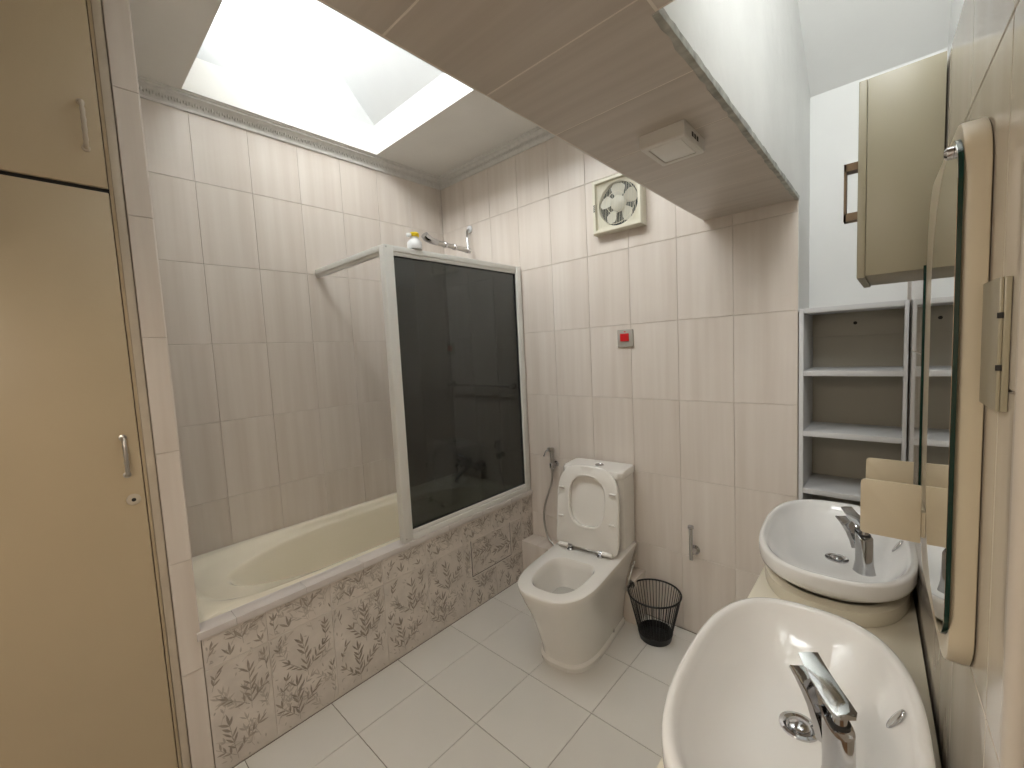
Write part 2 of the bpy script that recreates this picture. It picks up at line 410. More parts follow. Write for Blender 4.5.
# ================================================================== CUPBOARD
cp = thing('built_in_cupboard', 'tall cream painted built-in cupboard at the left edge', 'cupboard')
f = bmesh.new()
box(f, 0.02, XA-0.030, -2.74, -1.912, 0.0, ZC-0.002)
obj('body', f, 'cream_frame', cp)
f = bmesh.new()
box(f, XA-0.030, XA-0.004, -1.934, -1.910, 0.0, ZC-0.002)
box(f, XA-0.030, XA-0.004, -2.74, -1.934, 0.0, 0.085)
obj('face_frame', f, 'cream_frame', cp, bev=0.003, smooth=0.7)
f = bmesh.new(); box(f, XA-0.030, XA-0.009, -1.942, -1.934, 0.085, ZC-0.002); obj('stop_bead', f, 'cream_paint', cp)
B('shadow_gap', (XA-0.029, XA-0.012, -2.70, -1.94, 2.046, 2.060), 'dark', cp)
def handle(par, y, z0, z1):
    h = bmesh.new()
    pts = smooth_path([(XA+0.004, y, z0), (XA+0.020, y, z0+0.012), (XA+0.026, y, (z0+z1)/2), (XA+0.020, y, z1-0.012), (XA+0.004, y, z1)], 6)
    rr = [0.0045 + 0.0022*abs(math.sin(i*1.1)) for i in range(len(pts))]
    tube(h, pts, rr, 10)
    lathe(h, [(0.010, -0.002), (0.010, 0.004), (0.005, 0.006)], (XA-0.002, y, z0), 14, 'X'); lathe(h, [(0.010, -0.002), (0.010, 0.004), (0.005, 0.006)], (XA-0.002, y, z1), 14, 'X')
    return obj('handle', h, 'steel', par, smooth=0.8)
d1 = B('door', (XA-0.026, XA-0.002, -2.55, -1.945, 2.060, ZC-0.03), 'cream_paint', cp, 0.003)
d2 = B('door', (XA-0.026, XA-0.002, -2.55, -1.945, 0.09, 2.047), 'cream_paint', cp, 0.003)
h1 = handle(d1, -1.984, 2.168, 2.300); h1.data.materials[0] = M['cream_frame']
handle(d2, -1.982, 1.165, 1.285)
k = bmesh.new(); lathe(k, [(0.018, -0.003), (0.018, 0.003), (0.013, 0.0055), (0.006, 0.005)], (XA-0.001, -1.974, 1.082), 20, 'X')
lk = obj('lock', k, 'cream_frame', d2, smooth=0.6)
k = bmesh.new(); lathe(k, [(0.0058, 0.0), (0.0058, 0.0058)], (XA-0.001, -1.974, 1.082), 12, 'X'); obj('keyhole', k, 'dark', lk)

# ================================================================== BATH
def superring(cx, cy, a, b, n, z, cnt=96):
    out = []
    for k in range(cnt):
        t = 2*PI*(k+0.5)/cnt; c_, s_ = math.cos(t), math.sin(t)
        # spread samples towards the corners
        out.append((cx + a*math.copysign(abs(c_)**(2/n), c_), cy + b*math.copysign(abs(s_)**(2/n), s_), z))
    return out
tb = thing('bathtub', 'ivory bathtub with an oval basin set against the tiled wall', 'bathtub')
bm = bmesh.new()
cx, cy = 0.352, -0.9215
rg = [superring(cx, cy, 0.349, 0.9195, 60, 0.44), superring(cx, cy, 0.349, 0.9195, 60, 0.548), superring(cx, cy, 0.344, 0.915, 50, 0.5575),
      superring(cx, cy, 0.318, 0.880, 7, 0.5585), superring(cx, cy, 0.308, 0.868, 5.0, 0.555), superring(cx, cy+0.004, 0.300, 0.855, 4.2, 0.542),
      superring(cx, cy+0.012, 0.294, 0.842, 3.7, 0.532), superring(cx, cy+0.05, 0.288, 0.80, 2.15, 0.522), superring(cx, cy+0.053, 0.284, 0.792, 2.12, 0.518), superring(cx, cy+0.056, 0.280, 0.784, 2.12, 0.508), superring(cx, cy+0.062, 0.275, 0.770, 2.15, 0.48),
      superring(cx, cy+0.075, 0.264, 0.745, 2.25, 0.42), superring(cx, cy+0.09, 0.245, 0.69, 2.6, 0.32), superring(cx, cy+0.11, 0.225, 0.63, 2.8, 0.22),
      superring(cx, cy+0.12, 0.19, 0.58, 2.8, 0.175), superring(cx, cy+0.12, 0.10, 0.40, 2.5, 0.165)]
loft(bm, rg, False, True)
obj('tub_shell', bm, 'ivory', tb, smooth=0.9)
bm = bmesh.new(); lathe(bm, [(0.032, 0.0), (0.032, 0.004), (0.022, 0.005), (0.005, 0.003)], (cx, -0.30, 0.168), 24); obj('drain', bm, 'chrome', tb, smooth=0.6)

# tiled bath panel
ap = struct(B('wall_apron', (0.705, XA-0.003, -1.843, -0.001, -0.05, 0.532), 'grout'), 'bath front panel tiled with a leaf pattern')
def leaf(bm, x, y, ang, ln, wd, lim):
    z = 0.0003 + 5e-6*len(bm.faces)          # every leaf a hair above the one before
    ca, sa = math.cos(ang), math.sin(ang); pts = []
    for t, wv in ((0, 0), (0.25, 0.8), (0.55, 1.0), (0.82, 0.5), (1, 0), (0.82, -0.5), (0.55, -1.0), (0.25, -0.8)):
        px, py = x + ca*ln*t - sa*wd*wv, y + sa*ln*t + ca*wd*wv
        if abs(px) > lim[0] or abs(py) > lim[1]: return
        pts.append((px, py, z))
    bm.faces.new([bm.verts.new(p) for p in pts])
def stroke(bm, pts, wd, lim):
    z = 0.0003 + 5e-6*len(bm.faces)
    for (x0, y0), (x1, y1) in zip(pts, pts[1:]):
        if max(abs(x0), abs(x1)) > lim[0] or max(abs(y0), abs(y1)) > lim[1]: continue
        d = math.hypot(x1-x0, y1-y0)
        if d < 1e-6: continue
        nx, ny = -(y1-y0)/d*wd, (x1-x0)/d*wd
        bm.faces.new([bm.verts.new(p) for p in ((x0-nx, y0-ny, z), (x1-nx, y1-ny, z), (x1+nx, y1+ny, z), (x0+nx, y0+ny, z))])
LP = {}
def leaf_print(w, h, seed, sideways=False):
    k = (round(w, 3), round(h, 3), seed, sideways)
    if k in LP: return LP[k]
    R_ = random.Random(seed); bm = bmesh.new(); lim = (w/2-0.003, h/2-0.003)
    def sprig(rx, ry, lean, nseg, lmin, lmax, wd, step=0.016, curl=.10):
        a = PI/2 + lean; x, y = rx, ry; pts = [(x, y)]
        for i in range(nseg):
            a += R_.uniform(-curl, curl); x += math.cos(a)*step; y += math.sin(a)*step; pts.append((x, y))
            for s in (-1, 1):
                if R_.random() < 0.85:
                    leaf(bm, x, y, a + s*R_.uniform(.35, .80), R_.uniform(lmin, lmax), wd*R_.uniform(.75, 1.2), lim)
        leaf(bm, x, y, a, lmax, wd, lim); stroke(bm, pts, 0.0008, lim)
    def shade(i0, idx):
        bm.faces.ensure_lookup_table()
        for f in bm.faces[i0:]: f.material_index = idx
    for _ in range(18):                                   # pale sprigs in every direction
        sprig(R_.uniform(-w/2, w/2), R_.uniform(-h/2, h/2), R_.uniform(-1.1, 1.1), R_.randint(3, 5), .018, .036, .0032, 0.020)
    for _ in range(36):
        leaf(bm, R_.uniform(-w/2, w/2), R_.uniform(-h/2, h/2), R_.uniform(0, 2*PI), R_.uniform(.010, .022), R_.uniform(.0018, .003), lim)
    shade(0, 1); n0 = len(bm.faces)
    for bx_, by_ in ((R_.uniform(-.04, .04), -0.185), (R_.uniform(-.05, .05), -0.02)):   # darker upright plants
        sprig(bx_, by_, R_.uniform(-.1, .1), 6, .034, .052, .0044, 0.024, .06)
        sprig(bx_-0.006, by_+0.02, 0.75, 4, .026, .042, .0038, 0.022, .06)
        sprig(bx_+0.006, by_+0.03, -0.75, 4, .026, .042, .0038, 0.022, .06)
    for bx_, by_ in ((-0.10, -0.05), (0.10, -0.10), (0.09, 0.10), (-0.09, 0.12)):
        sprig(bx_, by_, R_.uniform(-.4, .4), 3, .024, .036, .0034, 0.02)
    shade(n0, 0)
    if sideways:
        for v in bm.verts: pass
    me = bpy.data.meshes.new('leaf_print'); bm.to_mesh(me); bm.free(); me.materials.append(M['leaf_print']); me.materials.append(M['leaf_print_pale'])
    LP[k] = me
    return me
def print_on(t, w, h, seed):
    o = bpy.data.objects.new('leaf_print', leaf_print(w, h, seed)); COL.objects.link(o); o.parent = t
    return o
ajoints = span(-1.843, -0.002, -0.12, 0.2530)
ajoints = [-1.843, -1.637, -1.384, -1.131, -0.878, -0.625, -0.372, -0.119, -0.002]
PY0, PY1, PZ0, PZ1 = -0.564, -0.232, 0.195, 0.412
ci = 0
for a, b_ in zip(ajoints, ajoints[1:]):
    for z0, z1 in ((0.0, 0.408), (0.408, 0.531)):
        segs = [(a, b_, z0, z1)]
        if z0 == 0.0 and b_ > PY0 and a < PY1:        # cut round the access panel
            segs = [(a, b_, 0.0, PZ0-0.002)]
            if a < PY0: segs.append((a, PY0-0.002, PZ0-0.002, 0.408))
            if b_ > PY1: segs.append((PY1+0.002, b_, PZ0-0.002, 0.408))
        for y0, y1, s0, s1 in segs:
            ts = tiles(ap, 'panel_tile', (XA, 0, 0), (0, 1, 0), (0, 0, 1), [y0, y1], [s0, s1], 'apron_tile', 0.0016)
            for t in ts: print_on(t, y1-y0, s1-s0, 11 + ci % 3)
            ci += 1
B('panel_gap', (XA-0.006, XA-0.0022, PY0-0.002, PY1+0.002, PZ0-0.002, PZ1+0.002), 'dark', ap)
for t in tiles(ap, 'access_panel', (XA+0.001, 0, 0), (0, 1, 0), (0, 0, 1), [PY0+0.002, PY1-0.002], [PZ0+0.002, PZ1-0.002], 'apron_tile', 0.002):
    t['label'] = 'removable leaf patterned access tile'; print_on(t, PZ1-PZ0, PY1-PY0, 12).rotation_euler = (0, 0, PI/2)
# cap course on top of the panel
cap = struct(bpy.data.objects.new('trim_5', None), 'pale tile capping along the bath edge'); COL.objects.link(cap)
cj = [-1.856, -1.735, -1.482, -1.229, -0.976, -0.723, -0.470, -0.217, -0.002]
for a, b_ in zip(cj, cj[1:]):
    bm = bmesh.new(); box(bm, 0.701, XA+0.010, a+0.0005, b_-0.0005, 0.533, 0.561)
    obj('cap_tile', bm, 'cap_tile', cap, bev=0.001, smooth=0.8)

# ================================================================== SHOWER SCREEN
ss = thing('shower_screen', 'white framed shower screen with dark smoked glass on the bath edge', 'shower screen')
sx = 0.748; y0, y1, z0, z1 = -1.0, -0.012, 0.5615, 2.035
def rail(name, dims): return B(name, dims, 'frame_white', ss, 0.003)
p_ = bmesh.new(); box(p_, sx-0.022, sx+0.022, y0, y0+0.052, z0, z1); obj('post', p_, 'frame_white', ss, bev=0.003, smooth=0.7)
p_ = bmesh.new(); box(p_, sx-0.022, sx+0.022, y1-0.040, y1, z0, z1); obj('post', p_, 'frame_white', ss, bev=0.003, smooth=0.7)
rail('top_rail', (sx-0.022, sx+0.018, y0+0.05, y1-0.038, z1-0.028, z1)); rail('top_rail_lip', (sx-0.015, sx+0.012, y0+0.05, y1-0.038, z1-0.046, z1-0.027))
rail('bottom_rail', (sx-0.022, sx+0.022, y0+0.05, y1-0.038, z0, z0+0.030)); rail('bottom_rail_lip', (sx-0.015, sx+0.014, y0+0.05, y1-0.038, z0+0.029, z0+0.050))
B('glass_pane', (sx-0.0025, sx+0.0025, y0+0.045, y1-0.034, z0+0.045, z1-0.042), 'smoke_glass', ss)
g = bmesh.new()
for dims in ((y0+0.052, y0+0.058, z0+0.05, z1-0.046), (y1-0.046, y1-0.040, z0+0.05, z1-0.046)): box(g, sx-0.006, sx+0.006, dims[0], dims[1], dims[2], dims[3])
for dims in ((z0+0.050, z0+0.055), (z1-0.052, z1-0.046)): box(g, sx-0.006, sx+0.006, y0+0.052, y1-0.040, dims[0], dims[1])
obj('gasket', g, 'rubber', ss)
bar = bmesh.new(); box(bar, 0.002, sx-0.018, -0.998, -0.965, z1-0.028, z1+0.002); box(bar, 0.002, sx-0.018, -0.992, -0.971, z1-0.044, z1-0.027)
obj('brace_bar', bar, 'frame_white', ss, bev=0.002, smooth=0.7)
for zz in (z1-0.012, z0+0.02):
    s_ = bmesh.new(); lathe(s_, [(0.004, 0.0), (0.004, 0.002), (0.001, 0.0025)], (sx+0.0215, y0+0.012, zz), 10, 'X')
    obj('screw', s_, 'steel', ss)

# white bottle with a yellow cap on the top rail
bt = thing('spray_bottle', 'small white bottle with a yellow cap on top of the shower screen', 'bottle', (sx-0.002, -0.805, z1+0.0005))
bt.scale = (1.05, 1.05, 0.86)
bm = bmesh.new(); lathe(bm, [(0.020, 0.0), (0.034, 0.003), (0.036, 0.02), (0.034, 0.045), (0.024, 0.058), (0.018, 0.066), (0.018, 0.078)], (0, 0, 0), 24); obj('body', bm, 'bottle_white', bt, smooth=0.7)
bm = bmesh.new(); lathe(bm, [(0.022, 0.076), (0.024, 0.080), (0.024, 0.094), (0.019, 0.100)], (0, 0, 0), 24); obj('cap', bm, 'yellow', bt, smooth=0.6)
bm = bmesh.new(); box(bm, -0.010, 0.010, -0.040, -0.020, 0.070, 0.092); obj('nozzle', bm, 'bottle_white', bt, bev=0.004, smooth=0.7)

# chrome shower on the fan wall, above the screen
sh = thing('wall_shower', 'chrome shower arm on a wall bracket above the screen', 'shower', (0.30, 0, 2.22))
bm = bmesh.new(); lathe(bm, [(0.026, 0.0), (0.026, -0.006), (0.014, -0.012)], (0, -0.001, 0.158), 24, 'Y'); obj('wall_flange', bm, 'bottle_white', sh, smooth=0.6)
bm = bmesh.new(); tube(bm, smooth_path([(0, -0.004, 0.158), (0.010, -0.035, 0.135), (0.026, -0.052, 0.07), (0.036, -0.060, 0.0)], 6), 0.0085, 12); obj('bracket_pipe', bm, 'chrome', sh, smooth=0.9)
bm = bmesh.new(); tube(bm, [(0.036, -0.045, -0.006), (0.050, -0.15, -0.006), (0.066, -0.27, -0.006), (0.082, -0.38, -0.006)], [0.017, 0.0165, 0.016, 0.016], 16); obj('arm', bm, 'steel', sh, smooth=0.9)
bm = bmesh.new()
for t in (0.06, 0.45, 0.72):
    bm = bmesh.new()
    p = Vector((0.036, -0.045, -0.006)).lerp(Vector((0.082, -0.38, -0.006)), t); q = Vector((0.036, -0.045, -0.006)).lerp(Vector((0.082, -0.38, -0.006)), t+0.05)
    tube(bm, [p, q], 0.0205, 16)
    obj('collar', bm, 'chrome', sh, smooth=0.6)
bm = bmesh.new(); tube(bm, [(0.080, -0.37, -0.006), (0.086, -0.42, -0.002), (0.092, -0.46, 0.010), (0.095, -0.475, 0.022)], [0.018, 0.022, 0.026, 0.024], 18); obj('shower_head', bm, 'chrome', sh, smooth=0.8)

# towel bar behind the glass
tr = thing('towel_bar', 'chrome towel bar on the wall behind the smoked glass', 'towel bar', (0.36, 0, 1.262))
bm = bmesh.new(); tube(bm, [(-0.335, -0.06, 0), (0.31, -0.06, 0)], 0.008, 12); obj('bar', bm, 'chrome', tr, smooth=0.8)
for x in (-0.325, 0.30):
    bm = bmesh.new(); lathe(bm, [(0.024, -0.001), (0.024, -0.010), (0.012, -0.016), (0.011, -0.072), (0.007, -0.076)], (x, 0, 0), 20, 'Y'); obj('bracket', bm, 'chrome', tr, smooth=0.7)

# bath mixer behind the glass
fx = thing('bath_mixer', 'dark looking bath mixer tap behind the smoked glass', 'tap', (0.225, 0, 0.665))
bm = bmesh.new(); tube(bm, [(-0.085, -0.075, 0), (0.085, -0.075, 0)], 0.021, 18); obj('body', bm, 'chrome', fx, smooth=0.8)
for x in (-0.075, 0.075):
    bm = bmesh.new(); lathe(bm, [(0.034, -0.001), (0.034, -0.010), (0.017, -0.020), (0.016, -0.07)], (x, 0, 0), 20, 'Y')
    obj('wall_union', bm, 'chrome', fx, smooth=0.7)
for sg in (-1, 1):
    bm = bmesh.new(); x = 0.085*sg
    tube(bm, [(x, -0.075, 0), (x+0.035*sg, -0.075, 0)], [0.019, 0.022], 16)
    for k in range(4):
        a = k*PI/2 + 0.5
        tube(bm, [(x+0.026*sg, -0.075, 0), (x+0.026*sg, -0.075+0.042*math.cos(a), 0.042*math.sin(a))], [0.009, 0.011], 10)
    obj('handle', bm, 'chrome', fx, smooth=0.8)
bm = bmesh.new(); tube(bm, smooth_path([(0, -0.075, 0), (0, -0.11, -0.03), (-0.0, -0.16, -0.05), (0, -0.195, -0.075), (0, -0.198, -0.10)], 6), 0.014, 14); obj('spout', bm, 'chrome', fx, smooth=0.9)
bm = bmesh.new(); tube(bm, smooth_path([(0, -0.075, 0.01), (-0.02, -0.085, 0.05), (-0.06, -0.10, 0.065), (-0.10, -0.11, 0.075)], 5), [0.012]*10+[0.016]*6, 12); obj('diverter', bm, 'chrome', fx, smooth=0.9)

# ================================================================== PIPE BOXING BEHIND THE TOILET
pb = struct(B('trim_6', (XA+0.002, 1.565, -0.128, -0.002, 0.0, 0.252), 'wall_tile', None, 0.002), 'low tiled pipe boxing behind the toilet')

# ================================================================== TOILET
TO = thing('toilet', 'white close-coupled toilet with its seat raised', 'toilet', (1.345, -0.022, 0), math.radians(6.6))
# local frame: x right, y = -forward
def dring(w, yb_, yf, z, n=3.0, lf=None, cnt=44, bc=0.03):
    """plan outline: square back with small corners, superelliptic front"""
    lf = lf or min(0.30, (yf-yb_)*0.55); yc = yf - lf; out = []
    for k in range(cnt+1):
        t = PI*k/cnt; c_, s_ = math.cos(t), math.sin(t)
        out.append((w*math.copysign(abs(c_)**(2/n), c_), -(yc + lf*abs(s_)**(2/n)), z))
    for k in range(6):
        t = k/5*PI/2
        out.append((-w + bc - bc*math.cos(t), -(yb_ + bc - bc*math.sin(t)), z))
    for k in range(6):
        t = k/5*PI/2
        out.append((w - bc + bc*math.sin(t), -(yb_ + bc - bc*math.cos(t)), z))
    return out
bm = bmesh.new()
loft(bm, [dring(0.150, 0.125, 0.625, 0.0), dring(0.152, 0.125, 0.628, 0.022), dring(0.146, 0.125, 0.622, 0.030), dring(0.142, 0.125, 0.616, 0.034),
          dring(0.146, 0.125, 0.625, 0.08), dring(0.158, 0.122, 0.660, 0.18), dring(0.168, 0.115, 0.695, 0.27), dring(0.178, 0.085, 0.728, 0.33), dring(0.186, 0.045, 0.752, 0.385),
          dring(0.189, 0.022, 0.760, 0.408), dring(0.188, 0.022, 0.758, 0.416), dring(0.183, 0.026, 0.752, 0.420),
          dring(0.126, 0.385, 0.700, 0.420, 2.8, 0.20, bc=0.07), dring(0.118, 0.392, 0.692, 0.412, 2.8, 0.19, bc=0.065), dring(0.114, 0.396, 0.686, 0.380, 2.8, 0.185, bc=0.06), dring(0.104, 0.402, 0.668, 0.30, 2.6, 0.17, bc=0.055), dring(0.075, 0.415, 0.62, 0.225, 2.4, 0.12), dring(0.05, 0.43, 0.57, 0.20, 2.2, 0.08)], True, True)
obj('bowl', bm, 'porcelain', TO, smooth=0.75)
bm = bmesh.new(); loft(bm, [dring(0.092, 0.405, 0.645, 0.274, 2.5, 0.14), dring(0.092, 0.405, 0.645, 0.275, 2.5, 0.14)]); obj('water', bm, 'water', TO)
def rrect(w, ya_, yb_, z, rad=0.03, radb=0.012):
    out = []
    for (cx_, cy_, a0, r_) in ((w, yb_, 0, rad), (-w, yb_, 1, rad), (-w, ya_, 2, radb), (w, ya_, 3, radb)):
        sx_ = 1 if cx_ > 0 else -1; sy_ = 1 if cy_ == yb_ else -1
        for k in range(7):
            t = (a0 + k/6)*PI/2
            out.append((cx_ - sx_*r_ + r_*math.cos(t), -(cy_ - sy_*r_ + r_*math.sin(t)), z))
    return out
bm = bmesh.new()
loft(bm, [rrect(0.168, 0.010, 0.178, 0.405), rrect(0.170, 0.008, 0.180, 0.43), rrect(0.172, 0.004, 0.186, 0.60), rrect(0.172, 0.004, 0.186, 0.803)])
obj('tank', bm, 'porcelain', TO, smooth=0.7)
bm = bmesh.new()
loft(bm, [rrect(0.174, 0.004, 0.190, 0.8035), rrect(0.178, 0.000, 0.196, 0.808, 0.04), rrect(0.178, 0.000, 0.196, 0.836, 0.04), rrect(0.172, 0.006, 0.190, 0.844, 0.038)])
ld = obj('tank_lid', bm, 'porcelain', TO, smooth=0.7)
bm = bmesh.new(); lathe(bm, [(0.024, 0.842), (0.024, 0.848), (0.019, 0.849), (0.018, 0.847), (0.002, 0.848)], (0.01, -0.095, 0), 24); obj('flush_button', bm, 'chrome', ld, smooth=0.6)
# raised lid and seat ring: built flat in (x, height) then leaned back against the tank
def srim(w, h0, h1, d, n=3.2, cnt=48):
    out = []
    lf = 0.24; yc = h1 - lf
    for k in range(cnt+1):
        t = PI*k/cnt; c_, s_ = math.cos(t), math.sin(t)
        out.append((w*math.copysign(abs(c_)**(2/n), c_), d, yc + lf*abs(s_)**(2/n)))
    out += [(-w, d, (yc+h0)/2), (-w, d, h0+0.04), (-w*0.97, d, h0+0.012), (-w*0.88, d, h0), (0, d, h0), (w*0.88, d, h0), (w*0.97, d, h0+0.012), (w, d, h0+0.04), (w, d, (yc+h0)/2)]
    return out
def shole(w, h0, h1, d, n=2.7, cnt=48):
    out = []; hc = (h0+h1)/2; hh = (h1-h0)/2
    for k in range(cnt+1):
        t = PI*k/cnt; c_, s_ = math.cos(t), math.sin(t)
        out.append((w*math.copysign(abs(c_)**(2/n), c_), d, hc + hh*abs(s_)**(2/n)))
    for k in range(9):
        t = PI + PI*(k+1)/10; c_, s_ = math.cos(t), math.sin(t)
        out.append((w*math.copysign(abs(c_)**(2/n), c_), d, hc - hh*abs(s_)**(2/n)))
    return out
lean = -math.radians(7)
ln_ = (math.cos(lean), 0)
bm = bmesh.new()
loft(bm, [srim(0.168, 0.022, 0.41, 0.020), srim(0.174, 0.02, 0.415, 0.012), srim(0.174, 0.02, 0.415, 0.004), srim(0.166, 0.03, 0.405, 0.0)])
seat_y = -0.262
for v in bm.verts: v.co.z *= 1.05
lo = obj('lid', bm, 'seat', TO, smooth=0.7, loc=(0, seat_y, 0.428), rot=(lean, 0, 0))
bm = bmesh.new()
loft(bm, [shole(0.102, 0.118, 0.368, -0.001), srim(0.172, 0.008, 0.415, -0.001), srim(0.178, 0.004, 0.420, -0.007), srim(0.178, 0.004, 0.420, -0.016), srim(0.172, 0.010, 0.414, -0.022),
          shole(0.118, 0.100, 0.384, -0.022), shole(0.108, 0.110, 0.374, -0.027), shole(0.100, 0.118, 0.366, -0.024), shole(0.102, 0.118, 0.368, -0.001)], False, False)
for v in bm.verts: v.co.z *= 1.06
so = obj('seat', bm, 'seat', TO, smooth=0.75, loc=(0, seat_y, 0.428), rot=(lean, 0, 0))
for sg in (-1, 1):
    for hz in (0.16, 0.315):
        bm = bmesh.new(); box(bm, 0.146*sg-0.016, 0.146*sg+0.016, -0.034, -0.021, hz-0.006, hz+0.006); obj('bumper', bm, 'seat', so, bev=0.004, smooth=0.8)
    bm = bmesh.new(); tube(bm, [(0.098*sg, -0.290, 0.440), (0.152*sg, -0.290, 0.440)], 0.0115, 14); obj('hinge_cover', bm, 'seat', TO, smooth=0.6)
    bm = bmesh.new(); tube(bm, [(0.078*sg, -0.290, 0.440), (0.098*sg, -0.290, 0.440)], 0.010, 14); lathe(bm, [(0.017, 0.4195), (0.017, 0.427), (0.012, 0.432)], (0.086*sg, -0.292, 0), 18); obj('hinge', bm, 'chrome', TO, smooth=0.6)
bm = bmesh.new(); tube(bm, [(-0.080, -0.290, 0.440), (0.080, -0.290, 0.440)], 0.004, 10); obj('hinge_rod', bm, 'steel', TO, smooth=0.8)
bm = bmesh.new(); lathe(bm, [(0.008, 0.0), (0.008, 0.004), (0.005, 0.006)], (0.150, -0.30, 0.05), 14, 'X'); obj('floor_bolt', bm, 'steel', TO)

# angle valve on the boxing to the right of the toilet
av = thing('angle_valve', 'small chrome angle valve beside the toilet above the wire bin', 'valve', (1.545, -0.1285, 0.225))
bm = bmesh.new(); lathe(bm, [(0.020, 0.0), (0.020, -0.004), (0.009, -0.006), (0.009, -0.045), (0.011, -0.046), (0.011, -0.060)], (0, 0, 0), 16, 'Y'); obj('body', bm, 'chrome', av, smooth=0.6)
bm = bmesh.new(); tube(bm, smooth_path([(0, -0.03, 0), (0.001, -0.032, 0.03), (0.0, 0.0, 0.07), (-0.004, 0.05, 0.10)], 6), 0.005, 10); obj('hose', bm, 'steel', av, smooth=0.8)

# bidet sprayer on the wall left of the toilet
sp = thing('bidet_sprayer', 'chrome bidet hand spray hanging on the wall left of the toilet', 'sprayer', (0.985, 0, 0.74))
bm = bmesh.new(); lathe(bm, [(0.018, -0.001), (0.018, -0.006), (0.010, -0.010), (0.010, -0.030)], (0, 0, 0.03), 18, 'Y'); lathe(bm, [(0.017, 0.010), (0.019, 0.014), (0.019, 0.042), (0.017, 0.046)], (0, -0.045, 0), 18); obj('holder', bm, 'chrome', sp, smooth=0.6)
bm = bmesh.new(); lathe(bm, [(0.009, -0.01), (0.012, 0.01), (0.0125, 0.05), (0.0135, 0.10), (0.016, 0.125), (0.014, 0.140)], (0, -0.045, 0), 18); tube(bm, [(0, -0.045, 0.128), (-0.004, -0.075, 0.136)], [0.014, 0.013], 14); obj('spray_head', bm, 'steel', sp, smooth=0.7)
bm = bmesh.new(); tube(bm, smooth_path([(0, -0.058, 0.135), (-0.012, -0.085, 0.128), (-0.022, -0.10, 0.095)], 5), [0.005]*11, 8); obj('trigger', bm, 'chrome', sp, smooth=0.8)
bm = bmesh.new(); tube(bm, smooth_path([(0, -0.045, 0.0), (-0.012, -0.05, -0.09), (-0.060, -0.055, -0.22), (-0.075, -0.06, -0.33), (-0.045, -0.07, -0.43), (0.02, -0.08, -0.482)], 8), 0.0065, 10); obj('hose', bm, 'steel', sp, smooth=0.9)

# paper holder
ph = thing('paper_holder', 'upright chrome paper roll holder on the wall right of the bin', 'paper holder', (1.832, 0, 0.45))
bm = bmesh.new(); lathe(bm, [(0.024, -0.001), (0.024, -0.008), (0.014, -0.016), (0.010, -0.050)], (0.004, 0, 0), 20, 'Y'); obj('flange', bm, 'chrome', ph, smooth=0.6)
bm = bmesh.new(); tube(bm, [(0, -0.05, -0.035), (0, -0.05, 0.125)], 0.009, 14); lathe(bm, [(0.009, 0.123), (0.014, 0.127), (0.014, 0.139), (0.009, 0.142)], (0, -0.05, 0), 18); obj('rod', bm, 'chrome', ph, smooth=0.6)

# ================================================================== WIRE BIN
wb_ = thing('wire_bin', 'black round wire waste bin on the floor beside the toilet', 'bin', (1.682, -0.152, 0.0))
R0, R1, HB = 0.075, 0.128, 0.236
bm = bmesh.new()
for k in range(46):
    a = 2*PI*k/46; c_, s_ = math.cos(a), math.sin(a)
    tube(bm, [(R0*c_, R0*s_, 0.004), (R1*c_, R1*s_, HB)], 0.0018, 6)
q = obj('wires', bm, 'black_wire', wb_, smooth=0.9); q['kind'] = 'stuff'
def torus(bm, R, r, z, n=48, m_=8):
    rings = [[((R + r*math.cos(2*PI*j/m_))*math.cos(2*PI*i/n), (R + r*math.cos(2*PI*j/m_))*math.sin(2*PI*i/n), z + r*math.sin(2*PI*j/m_)) for j in range(m_)] for i in range(n)]
    rings.append(rings[0]); loft(bm, rings, False, False)
bm = bmesh.new(); torus(bm, R1, 0.0045, HB); obj('top_rim', bm, 'black_wire', wb_, smooth=0.9)
bm = bmesh.new(); lathe(bm, [(R0-0.002, 0.0), (R0+0.003, 0.002), (R0+0.011, 0.036), (R0+0.009, 0.037), (R0, 0.006), (0.002, 0.006)], (0, 0, 0), 40); obj('base', bm, 'black_wire', wb_, smooth=0.6)

# ================================================================== FAN WALL FITTINGS
fn = thing('extractor_fan', 'square ivory extractor fan with round grille high on the wall', 'fan', (1.478, 0, 2.245))
hw = 0.142
bm = bmesh.new()
def sq(a, d): return [(-a, d, -a), (a, d, -a), (a, d, a), (-a, d, a)]
loft(bm, [sq(hw, -0.001), sq(hw, -0.045), sq(hw-0.006, -0.055), sq(hw-0.020, -0.055), sq(hw-0.022, -0.048), sq(hw-0.022, -0.003)], False, False)
obj('housing', bm, 'fan_ivory', fn, smooth=0.4)
bm = bmesh.new(); box(bm, -hw+0.01, hw-0.01, -0.006, -0.002, -hw+0.01, hw-0.01); obj('duct', bm, 'fan_dark', fn)
bm = bmesh.new()
n = 64; A = [( 0.113*math.cos(2*PI*k/n), 0.113*math.sin(2*PI*k/n)) for k in range(n)]
def sqp(t, a):
    c_, s_ = math.cos(t), math.sin(t); s = a/max(abs(c_), abs(s_)); return c_*s, s_*s
loft(bm, [[(*[sqp(2*PI*k/n, hw-0.021)[i] for i in (0,)], -0.034, sqp(2*PI*k/n, hw-0.021)[1]) for k in range(n)], [(A[k][0], -0.030, A[k][1]) for k in range(n)], [(A[k][0]*0.98, -0.008, A[k][1]*0.98) for k in range(n)]], False, False)
obj('shroud', bm, 'fan_ivory', fn, smooth=0.5)
